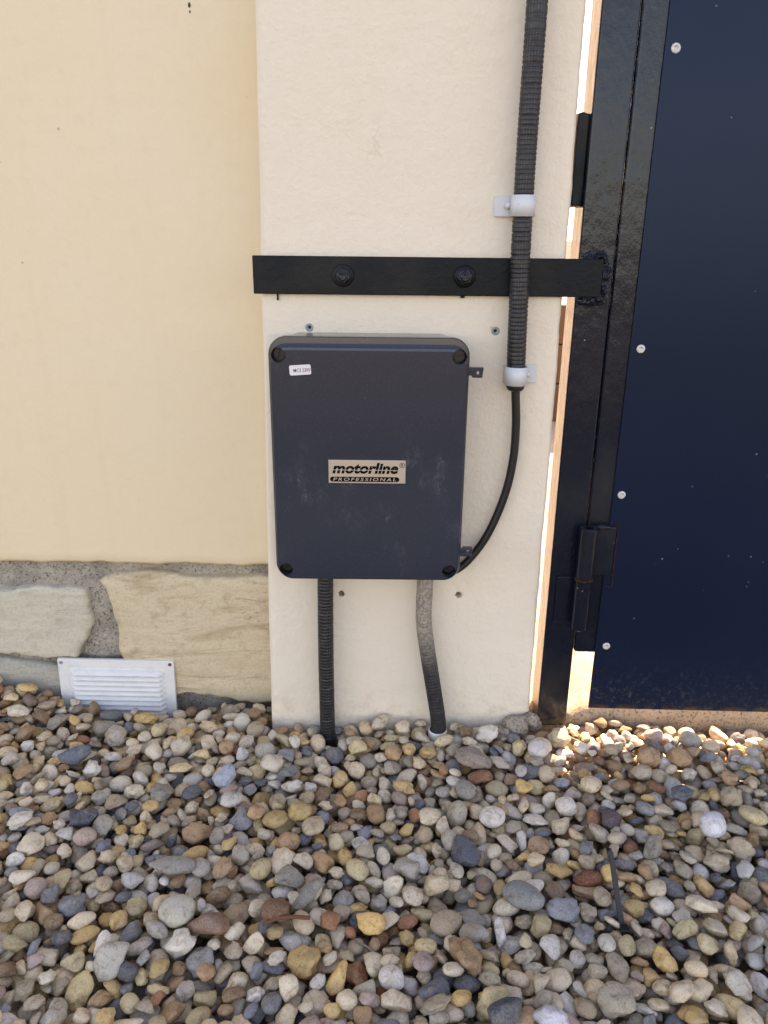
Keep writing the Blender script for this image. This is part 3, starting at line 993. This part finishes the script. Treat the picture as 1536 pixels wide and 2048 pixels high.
tag(obj('pipe_stub', bm, M['pvc'], None, True), 'white plastic pipe stub round the foot of the bent conduit', 'pipe')
# blind gland under the box
bm = bmesh.new()
lathe(bm, [(0.020, 0.282), (0.020, 0.2725), (0.0185, 0.2705)], 'Z', (0.0550 - BXC, -0.0240, -BZC), 30)
obj('gland', bm, M['screw'], bx, True)

cable = sweep(catmull([(0.1664, -0.0195, 0.56), (0.1668, -0.0185, 0.524), (0.1712, -0.0150, 0.475), (0.1708, -0.0130, 0.427), (0.1630, -0.0125, 0.378), (0.1458, -0.0125, 0.327), (0.1268, -0.0130, 0.2933), (0.1070, -0.0140, 0.2712), (0.085, -0.0160, 0.2625), (0.064, -0.0195, 0.268), (0.058, -0.021, 0.285)], 0.004), lambda i, s: 0.0055, 18)
tag(obj('cable', cable, M['cable'], None, True), 'smooth black cable curving from the long conduit behind the box', 'cable')

def clip(name, cx, cy, r, z0, z1, px0, px1, kx, kz, side, label):
    t = thing(name, label, 'conduit clip', (cx, 0, z0), 'grey plastic clips on the long conduit')
    def tp(b):
        bmesh.ops.translate(b, vec=(-cx, 0, -z0), verts=b.verts)
        return b
    b = bmesh.new()
    box(b, px0, px1, -0.0042, -0.0012, z0, z1, 0.0006)
    obj('base_plate', tp(b), M['clip'], t)
    b = bmesh.new()
    n = 30
    A = []
    pts = [(cx + r * math.cos(a), cy - r * math.sin(a)) for a in [math.pi * k / n for k in range(n + 1)]]
    pts = [(cx + r, -0.0043)] + pts + [(cx - r, -0.0043)]
    pin = [(cx + (r - .0014) * math.cos(a), cy - (r - .0014) * math.sin(a)) for a in [math.pi * k / n for k in range(n + 1)]]
    pin = [(cx + r - .0014, -0.0043)] + pin + [(cx - r + .0014, -0.0043)]
    rows = []
    for (x, y), (xi, yi) in zip(pts, pin):
        rows.append([b.verts.new((x, y, z0)), b.verts.new((x, y, z1)), b.verts.new((xi, yi, z1)), b.verts.new((xi, yi, z0))])
    for p, q in zip(rows, rows[1:]):
        for k in range(4):
            b.faces.new((p[k], p[(k + 1) % 4], q[(k + 1) % 4], q[k])).smooth = (k in (0, 2))
    b.faces.new(rows[0]); b.faces.new(rows[-1])
    obj('band', tp(b), M['clip'], t)
    b = bmesh.new()
    lathe(b, [(0.0042, -0.0040), (0.0040, -0.0095), (0.0032, -0.0122), (0.0015, -0.0132)], 'Y', (kx, 0, kz), 18)
    obj('screw_head', tp(b), M['clip'], t, True)
    b = sweep([(kx + side * .001, -0.0090, kz), (kx + side * 0.007, -0.0120, kz + .0006), (cx - side * r * 0.6, cy - r * 0.86, kz + .001)], lambda i, s: 0.0016 - 0.0004 * i, 8)
    obj('rib', tp(b), M['clip'], t, True)
clip('conduit_clip', 0.1612, -0.0206, 0.0144, 0.7295, 0.7530, 0.1290, 0.1772, 0.1445, 0.7420, 1, 'grey plastic clip holding the long conduit above the strap')
clip('conduit_clip', 0.1662, -0.0195, 0.0140, 0.5290, 0.5520, 0.1524, 0.1955, 0.1830, 0.5405, -1, 'grey plastic clip holding the lower end of the long conduit')

# ------------------------------------------------------------------ white vent cover at the wall's foot
vt = thing('vent_cover', 'white louvred metal vent cover half buried in gravel against the stone foot', 'vent', (-0.4235, WY - 0.008, -0.025))
vt.rotation_euler = (R(-2), R(0.6), 0)
VW, VH = 0.184, 0.118
bm = loft([(VW, VH, .002, 0.004), (VW, VH, .002, -0.0004), (VW - .0012, VH - .0012, .002, -0.0012), (VW - .030, VH - .024, .004, -0.0012), (VW - .034, VH - .028, .004, -0.0004)])
bmesh.ops.translate(bm, vec=(0, 0, 0.037), verts=bm.verts)
obj('face_plate', bm, M['vent'], vt)
lm = None
for k in range(10):
    z = 0.037 + VH / 2 - 0.0215 - k * 0.0088
    if lm is None:
        bm = bmesh.new()
        NSEG = 10
        L = VW - 0.034
        rows = []
        for i in range(NSEG * 2 + 1):
            u = i / (NSEG * 2) * 2 - 1
            e = max(0.0, 1 - max(0, (abs(u) - 0.94) / 0.06) ** 2) ** .5
            rows.append([bm.verts.new((u * L / 2, 0.0, 0.0045 * e)), bm.verts.new((u * L / 2, -0.0046 * e, 0.0030 * e)), bm.verts.new((u * L / 2, -0.0086 * e, -0.0004 * e)), bm.verts.new((u * L / 2, -0.0090 * e, -0.0022 * e)), bm.verts.new((u * L / 2, 0.0, -0.0030 * e))])
        for a, b in zip(rows, rows[1:]):
            for q in range(4):
                bm.faces.new((a[q], a[q + 1], b[q + 1], b[q])).smooth = (q < 2)
        lo = obj('louvre', bm, M['vent'], vt)
        lm = lo.data
    else:
        lo = link(bpy.data.objects.new('louvre', lm), vt)
    lo.location = (0.002, -0.0003, z)
for sx in (-1, 1):
    bm = bmesh.new()
    lathe(bm, [(0.0026, -0.0012), (0.0028, -0.0018), (0.0016, -0.0024)], 'Y', (sx * (VW / 2 - 0.006), 0, 0.037 + VH / 2 - 0.006), 16)
    obj('screw', bm, M['dry'] if sx > 0 else M['lump'], vt, True)

# ------------------------------------------------------------------ gravel
G = 0.002
GX0, GX1, GY0, GY1 = -1.0, 0.95, -0.78, 0.10
nxg, nyg = int((GX1 - GX0) / G), int((GY1 - GY0) / G)
gx = GX0 + (np.arange(nxg) + .5) * G
gy = GY0 + (np.arange(nyg) + .5) * G
XX, YY = np.meshgrid(gx, gy, indexing='ij')
def level(X, Y):
    h = -0.018 + 0.004 * np.sin(X * 7 + 1) * np.sin(Y * 9 + .5) + 0.003 * np.sin(X * 17 + Y * 11)
    h = h + 0.030 * np.exp(-((X + 0.62) / 0.14) ** 2 - ((Y - 0.07) / 0.07) ** 2)      # heaped against the wall, far left
    h = h - 0.020 * np.exp(-((X + 0.32) / 0.12) ** 2 - ((Y - 0.06) / 0.06) ** 2)
    h = h - 0.020 * np.exp(-((X - 0.60) / 0.30) ** 2 - ((Y - 0.02) / 0.05) ** 2)
    h = h + 0.006 * np.exp(-((X - 0.0) / 0.20) ** 2 - ((Y + 0.03) / 0.05) ** 2)
    return h
LV = level(XX, YY)
Hm = LV - 0.040
OWN = -np.ones((nxg, nyg), int)
BIG = 10.0
blk = np.zeros_like(Hm, bool)
blk |= (YY > WY - 0.001) & (XX < -0.16)
blk |= (XX > -0.171) & (XX < 0.228) & (YY > -0.001)
blk |= (XX >= 0.228) & (YY > 0.028)
blk |= (XX > 0.235) & (XX < 0.284) & (YY > -0.001)
blk |= (XX > -0.518) & (XX < -0.329) & (YY > WY - 0.012)
blk |= ((XX + 0.0805) ** 2 + (YY + 0.0245) ** 2) < 0.012 ** 2
blk |= ((XX - 0.0838) ** 2 + (YY + 0.0252) ** 2) < 0.0145 ** 2
blk |= (XX > 0.18) & (XX < 0.235) & (YY > -0.012)
Hm[blk] = BIG

# prototype shapes on a unit sphere
def proto(kind, seed, sub):
    bm = bmesh.new()
    bmesh.ops.create_icosphere(bm, subdivisions=sub, radius=1)
    V = np.array([v.co[:] for v in bm.verts])
    F = np.array([[v.index for v in f.verts] for f in bm.faces])
    bm.free()
    rg = np.random.default_rng(seed)
    r = np.ones(len(V))
    if kind == 'angular':
        pl = rg.normal(size=(10, 3)); pl /= np.linalg.norm(pl, axis=1)[:, None]
        dd = rg.uniform(0.46, 0.82, 10)
        for p, d in zip(pl, dd):
            c = V @ p
            lim = np.where(c > 1e-3, d / np.maximum(c, 1e-3), 9)
            k = 55.0                                       # soft minimum keeps the arrises worn
            r = -np.log(np.exp(-k * r) + np.exp(-k * np.minimum(lim, 5))) / k
        r /= r.max()
    amp, fr = {'round': (0.16, 1.0), 'lumpy': (0.42, 1.4), 'angular': (0.09, 1.8)}[kind]
    off = Vector(rg.uniform(-50, 50, 3))
    for i, v in enumerate(V):
        q = Vector(v)
        r[i] *= 1 + amp * noise.noise(q * fr + off) + amp * 0.35 * noise.noise(q * fr * 2.7 + off) + (0.05 if kind != 'round' else 0.015) * noise.noise(q * 6 + off)
    V = V * r[:, None]
    V -= (V.max(0) + V.min(0)) / 2
    V /= np.abs(V).max(0)
    return V, F
KINDS_P = ['round'] * 8 + ['lumpy'] * 8 + ['angular'] * 14
PR = {s: [proto(k, 100 + i, s) for i, k in enumerate(KINDS_P)] for s in (1, 3)}
PR[2] = [proto(k, 100 + i, 2) for i, k in enumerate(KINDS_P)]

PAL = [  # (weight, linear base colour, pits)
    (22, (0.52, 0.415, 0.27), .30), (14, (0.43, 0.36, 0.25), .5), (15, (0.64, 0.55, 0.395), .2), (8, (0.36, 0.32, 0.255), .7),
    (9, (0.54, 0.365, 0.150), .3), (9, (0.32, 0.20, 0.105), .4), (6, (0.21, 0.22, 0.222), .6), (3, (0.33, 0.24, 0.19), .5),
    (5, (0.68, 0.63, 0.52), .3), (4, (0.120, 0.132, 0.148), .6), (2, (0.31, 0.145, 0.07), .5), (6, (0.46, 0.435, 0.375), .5), (9, (0.50, 0.405, 0.22), .3)]
PW = np.array([p[0] for p in PAL], float); PW /= PW.sum()

def rotm(rz, tilt, az):
    c, s = math.cos(rz), math.sin(rz)
    A = np.array([[c, -s, 0], [s, c, 0], [0, 0, 1]])
    k = np.array([math.cos(az), math.sin(az), 0])
    K = np.array([[0, -k[2], k[1]], [k[2], 0, -k[0]], [-k[1], k[0], 0]])
    B = np.eye(3) + math.sin(tilt) * K + (1 - math.cos(tilt)) * K @ K
    return B @ A
PEB = []
def footprint(Rm, ax):
    A = Rm @ np.diag(1 / np.array(ax) ** 2) @ Rm.T
    m = int(max(ax) / G) + 1
    u = np.arange(-m, m + 1) * G
    x, y = np.meshgrid(u, u, indexing='ij')
    b = A[0, 2] * x + A[1, 2] * y
    c = A[0, 0] * x * x + 2 * A[0, 1] * x * y + A[1, 1] * y * y - 1
    D = b * b - A[2, 2] * c
    ok = D > 0
    sq = np.sqrt(np.maximum(D, 0))
    lo = np.where(ok, (-b - sq) / A[2, 2], 1e3)
    hi = np.where(ok, (-b + sq) / A[2, 2], -1e3)
    return m, ok, lo, hi
def settle(Rm, ax, cands, sink):
    m, ok, lo, hi = footprint(Rm, ax)
    best = None
    for (ci, cj) in cands:
        if ci < m or cj < m or ci >= nxg - m or cj >= nyg - m:
            continue
        patch = Hm[ci - m:ci + m + 1, cj - m:cj + m + 1]
        z = (np.where(ok, patch - lo, -1e3)).max()
        if z > 5:
            continue
        sc = z - LV[ci, cj]
        if best is None or sc < best[0]:
            best = (sc, z, ci, cj)
    if best is None:
        return None
    sc, z, ci, cj = best
    z -= sink
    patch = Hm[ci - m:ci + m + 1, cj - m:cj + m + 1]
    top = np.where(ok, z + hi, -1e3)
    own = OWN[ci - m:ci + m + 1, cj - m:cj + m + 1]
    up = top > patch
    own[up] = len(PEB)
    np.maximum(patch, top, out=patch)
    return (gx[ci], gy[cj], z), sc
def size():
    a = min(0.0190, max(0.0074, 0.0116 * math.exp(random.gauss(0, 0.24))))
    b = a * random.uniform(0.55, 0.92)
    c = b * random.uniform(0.50, 0.90)
    return [a, b, c]
N_FILL = 15000
for k in range(N_FILL):
    ax = size()
    if k < N_FILL * 0.35:
        ax = [v * 1.05 for v in ax]
    elif k > N_FILL * 0.93:
        ax = [v * 0.88 for v in ax]
    Rm = rotm(random.uniform(0, 6.28), min(1.2, abs(random.gauss(0, 0.38))), random.uniform(0, 6.28))
    cands = [(random.randrange(nxg), random.randrange(nyg)) for _ in range(10 if k < N_FILL * .5 else 30)]
    r = settle(Rm, ax, cands, 0.20 * ax[2])
    if r is None:
        continue
    col = PAL[rng.choice(len(PAL), p=PW)]
    f = min(random.uniform(0.62, 1.36) * 1.32, 0.78 / max(col[1]))
    wm = random.uniform(-0.06, 0.08)
    c = [v * f * w for v, w in zip(col[1], (1 + wm * .5, 0.975, 1 - wm))]
    PEB.append(dict(p=r[0], R=Rm, ax=ax, pr=random.randrange(len(KINDS_P)), c=(*c, min(1, col[2] * random.uniform(.4, 1.6)))))

# stones one can pick out of the gravel: (x, y), semi-axes, turn, tilt, shape, colour, pits, label
SPECIAL = [
    ((0.4158, -0.2202), (.020, .0165, .013), 1.1, .25, 3, (0.78, 0.77, 0.78), .15, 'large smooth bright white pebble right of the purple one, below the gate'),
    ((0.0935, -0.2555), (.024, .017, .012), -0.9, .45, 22, (0.105, 0.115, 0.140), .8, 'large dark blue grey speckled stone in the gravel below the bent conduit'),
    ((0.2970, -0.2114), (.018, .014, .012), .6, .3, 24, (0.105, 0.075, 0.090), .6, 'dark purple angular stone in front of the gate post'),
    ((-0.1073, -0.2131), (.0165, .0140, .0125), .2, .2, 14, (0.50, 0.34, 0.14), .3, 'lumpy ochre yellow stone below the straight conduit'),
    ((0.1556, -0.4709), (.019, .014, .011), -.3, .2, 8, (0.68, 0.67, 0.70), .2, 'white pebble beside a near black one at the bottom edge'),
    ((0.1210, -0.4690), (.018, .014, .012), .3, .2, 25, (0.055, 0.062, 0.085), .4, 'blue black angular stone beside a white pebble at the bottom edge'),
    ((-0.2343, -0.2910), (.028, .0125, .010), .05, .1, 16, (0.34, 0.31, 0.27), 1., 'long pitted grey stone lying flat below the vent cover'),
    ((-0.4257, -0.0875), (.023, .013, .010), .3, .2, 27, (0.13, 0.15, 0.19), .5, 'long slate blue stone in front of the vent cover'),
    ((-0.1794, -0.3824), (.023, .0135, .011), .05, .2, 21, (0.24, 0.125, 0.08), .6, 'rust red stone lying just right of a large pale round pebble'),
    ((0.0893, -0.4150), (.024, .0125, .011), -1.0, .2, 13, (0.36, 0.22, 0.11), .3, 'long orange brown stone lying near the bottom edge'),
    ((-0.2029, -0.1500), (.0165, .0150, .012), .5, .3, 26, (0.42, 0.46, 0.54), .6, 'pale blue grey chipped stone below the stone foot of the wall'),
    ((-0.0880, -0.3300), (.027, .0095, .0085), 1.0, .25, 12, (0.29, 0.27, 0.23), .7, 'slim grey finger shaped stone lying on a slant'),
    ((-0.2167, 0.0012), (.0125, .0100, .017), .2, .1, 4, (0.62, 0.56, 0.46), .3, 'pale upright pebble standing clear before the stone foot'),
    ((-0.2280, -0.3640), (.020, .0175, .013), .3, .15, 1, (0.52, 0.49, 0.40), .2, 'large pale round pebble just left of the rust red stone'),
    ((-0.3770, -0.2180), (.0165, .0140, .012), 1.0, .4, 28, (0.095, 0.105, 0.135), .5, 'dark blue angular stone left of the long pitted one'),
    ((-0.1060, -0.3560), (.0165, .0140, .0135), .4, .3, 29, (0.21, 0.105, 0.06), .5, 'red brown blocky stone above the thin rusty stick'),
    ((0.1260, -0.0980), (.027, .017, .013), -.2, .2, 15, (0.32, 0.25, 0.21), .5, 'large mauve brown lump in front of the pillar foot'),
    ((0.1130, -0.1500), (.019, .0125, .011), -1.2, .3, 5, (0.31, 0.29, 0.25), .3, 'smooth grey oval pebble leaning on the mauve lump'),
    ((-0.2720, -0.4080), (.0190, .0175, .014), .2, .1, 17, (0.53, 0.49, 0.41), .2, 'large pale heart shaped pebble near the bottom left'),
    ((0.3950, -0.0480), (.0155, .0120, .0070), -.4, .5, 7, (0.17, 0.15, 0.135), .3, 'flat dark grey pebble tilted up in the sunlit strip'),
    ((0.2330, -0.0640), (.0160, .0150, .012), .4, .2, 2, (0.66, 0.61, 0.56), .3, 'round white pebble just in front of the post foot'),
    ((0.1650, -0.3240), (.026, .0160, .011), -.7, .3, 6, (0.25, 0.255, 0.245), .2, 'smooth blue grey slab pebble left of the rusty lump'),
    ((0.2418, -0.3106), (.0170, .0100, .0095), .15, .1, 0, (0.20, 0.065, 0.030), .6, 'rust red cylindrical lump beside the black cable tie'),
]
for (x, y), ax, rz, tilt, pr, c, pit, lab in SPECIAL:
    Rm = rotm(rz, tilt, random.uniform(0, 6.28))
    ci, cj = int((x - GX0) / G), int((y - GY0) / G)
    cands = [(ci + di, cj + dj) for di in range(-4, 5, 2) for dj in range(-4, 5, 2)]
    r = settle(Rm, ax, cands, 0.45 * ax[2])
    if r is None:
        continue
    PEB.append(dict(p=r[0], R=Rm, ax=list(ax), pr=pr, c=(*c, pit), label=lab))

# how much of each stone shows in the picture
cnt = np.zeros(len(PEB))
cm = np.array(cam.matrix_world)
def project(P):
    q = (P - cm[:3, 3]) @ cm[:3, :3]
    return 0.5 + q[:, 0] / -q[:, 2] * 1538 / 1536, 0.5 - q[:, 1] / -q[:, 2] * 1538 / 2048, -q[:, 2]
cells = np.argwhere(OWN >= 0)
ids = OWN[cells[:, 0], cells[:, 1]]
CP = np.stack([gx[cells[:, 0]], gy[cells[:, 1]], Hm[cells[:, 0], cells[:, 1]]], 1)
u, v, dp = project(CP)
inside = (u > 0) & (u < 1) & (v > 0) & (v < 1)
np.add.at(cnt, ids[inside], (1 / dp[inside] ** 2))
seen = set(np.unique(ids).tolist())
inview = set(np.unique(ids[inside]).tolist())
order = [i for i in np.argsort(-cnt) if cnt[i] > 0 and 'label' not in PEB[i]][:300]
single = set(int(i) for i in order)
fine = set(int(i) for i in np.argsort(-cnt)[:1300] if cnt[i] > 0)

pm = {}
def pebble_mesh(i):
    if i not in pm:
        V, F = PR[3][i]
        me = bpy.data.meshes.new('pebble')
        me.from_pydata(V.tolist(), [], F.tolist())
        me.polygons.foreach_set('use_smooth', [True] * len(F))
        me.materials.append(M['pebble'])
        pm[i] = me
    return pm[i]
def place(name, d, parent):
    o = bpy.data.objects.new(name, pebble_mesh(d['pr']))
    Mx = np.eye(4)
    Mx[:3, :3] = d['R'] @ np.diag(d['ax'])
    Mx[:3, 3] = d['p']
    link(o, parent)
    o.matrix_world = Matrix(Mx.tolist())
    o.color = d['c']
    return o
VV, FF, CC = [], [], []
nv = 0
for i, d in enumerate(PEB):
    if 'label' in d:
        o = place('pebble', d, None)
        tag(o, d['label'], 'pebble', 'stones that stand out in the gravel')
    elif i in single:
        place('pebble', d, ground)
    else:
        if i not in seen:
            continue
        V, F = PR[3 if i in fine else (2 if i in inview else 1)][d['pr']]
        VV.append((V * d['ax']) @ d['R'].T + d['p'])
        FF.append(F + nv)
        CC.append(np.tile(d['c'], (len(V), 1)))
        nv += len(V)
VV, FF, CC = np.concatenate(VV), np.concatenate(FF), np.concatenate(CC)
me = bpy.data.meshes.new('gravel')
me.vertices.add(len(VV)); me.vertices.foreach_set('co', VV.ravel())
me.loops.add(len(FF) * 3); me.loops.foreach_set('vertex_index', FF.ravel())
me.polygons.add(len(FF)); me.polygons.foreach_set('loop_start', np.arange(len(FF)) * 3)
me.polygons.foreach_set('use_smooth', np.ones(len(FF), bool))
at = me.attributes.new('pcol', 'FLOAT_COLOR', 'POINT')
at.data.foreach_set('color', CC.astype(np.float32).ravel())
me.update(calc_edges=True)
me.materials.append(M['gravel'])
gr = bpy.data.objects.new('gravel', me)
link(gr, ground)
tag(gr, kind='stuff')

def top(x, y):
    return float(Hm[int((x - GX0) / G), int((y - GY0) / G)])

# ------------------------------------------------------------------ small things lying in the gravel
za = top(0.268, -0.355)
bm = bmesh.new()
pts = catmull([(0.2650, -0.3700, za - 0.012), (0.2630, -0.3520, za + 0.006), (0.2605, -0.334, za + 0.030), (0.2585, -0.321, za + 0.048), (0.2560, -0.316, za + 0.0555), (0.2530, -0.3155, za + 0.0565)], 0.003)
rows = []
for i, p in enumerate(pts):
    t = (pts[min(i + 1, len(pts) - 1)] - pts[max(i - 1, 0)]).normalized()
    w = Vector((1, 0.2, 0)); w = (w - t * w.dot(t)).normalized() if abs(t.x) < .8 else Vector((0, 1, 0))
    n = t.cross(w)
    rows.append([bm.verts.new(p + w * a * 0.0030 + n * b * 0.0008) for a, b in ((-1, -1), (1, -1), (1, 1), (-1, 1))])
for a, b in zip(rows, rows[1:]):
    for k in range(4):
        bm.faces.new((a[k], a[(k + 1) % 4], b[(k + 1) % 4], b[k]))
bm.faces.new(rows[0]); bm.faces.new(rows[-1])
tie = obj('cable_tie', bm, M['cable'])
tag(tie, 'black plastic cable tie sticking up out of the gravel', 'cable tie')
bm = bmesh.new()
box(bm, 0.2600, 0.2690, -0.3740, -0.3640, za - 0.008, za + 0.001, 0.001)
obj('tie_head', bm, M['cable'], tie)

zs_ = max(top(-0.113, -0.3765), top(-0.083, -0.3765), top(-0.098, -0.3765))
tag(obj('stick', sweep(catmull([(-0.124, -0.3775, zs_ - 0.006), (-0.108, -0.3765, zs_ + 0.001), (-0.092, -0.3755, zs_ + 0.002), (-0.074, -0.3760, zs_ + 0.0015)], 0.003), lambda i, s: 0.0021, 10), M['dry'], None, True), 'thin rusty brown stick lying across the gravel', 'stick')
z3 = top(0.0, -0.40)
tag(obj('twig', sweep(catmull([(-0.026, -0.386, z3 + 0.004), (-0.012, -0.396, z3 + 0.006), (0.004, -0.408, z3 + 0.002)], 0.003), lambda i, s: 0.0011, 8), M['twig'], None, True), 'thin grey twig in the gravel near the bottom edge', 'twig')

def leaf(x0, y0, x1, y1, w, lab):
    z = max(top(x0, y0), top(x1, y1), top((x0 + x1) / 2, (y0 + y1) / 2)) + 0.001
    bm = bmesh.new()
    d = Vector((x1 - x0, y1 - y0, 0)); s = Vector((-d.y, d.x, 0)).normalized()
    rows = []
    for i in range(13):
        t = i / 12
        p = Vector((x0, y0, z)) + d * t + Vector((0, 0, 0.004 * math.sin(t * 3.1)))
        ww = w * (math.sin(math.pi * min(1, t * .97 + .015)) ** .8) * (1 + .2 * math.sin(t * 19))
        rows.append([bm.verts.new(p - s * ww + Vector((0, 0, .0012))), bm.verts.new(p), bm.verts.new(p + s * ww + Vector((0, 0, .0016)))])
    for a, b in zip(rows, rows[1:]):
        for k in range(2):
            bm.faces.new((a[k], a[k + 1], b[k + 1], b[k])).smooth = True
    bmesh.ops.solidify(bm, geom=bm.faces[:], thickness=0.0005)
    tag(obj('leaf', bm, M['leaf']), lab, 'leaf')
leaf(0.268, -0.018, 0.302, -0.034, 0.0042, 'narrow green leaf on pebbles beside the post foot')
leaf(0.360, -0.066, 0.385, -0.057, 0.0024, 'small dark green leaf under the flat dark pebble')
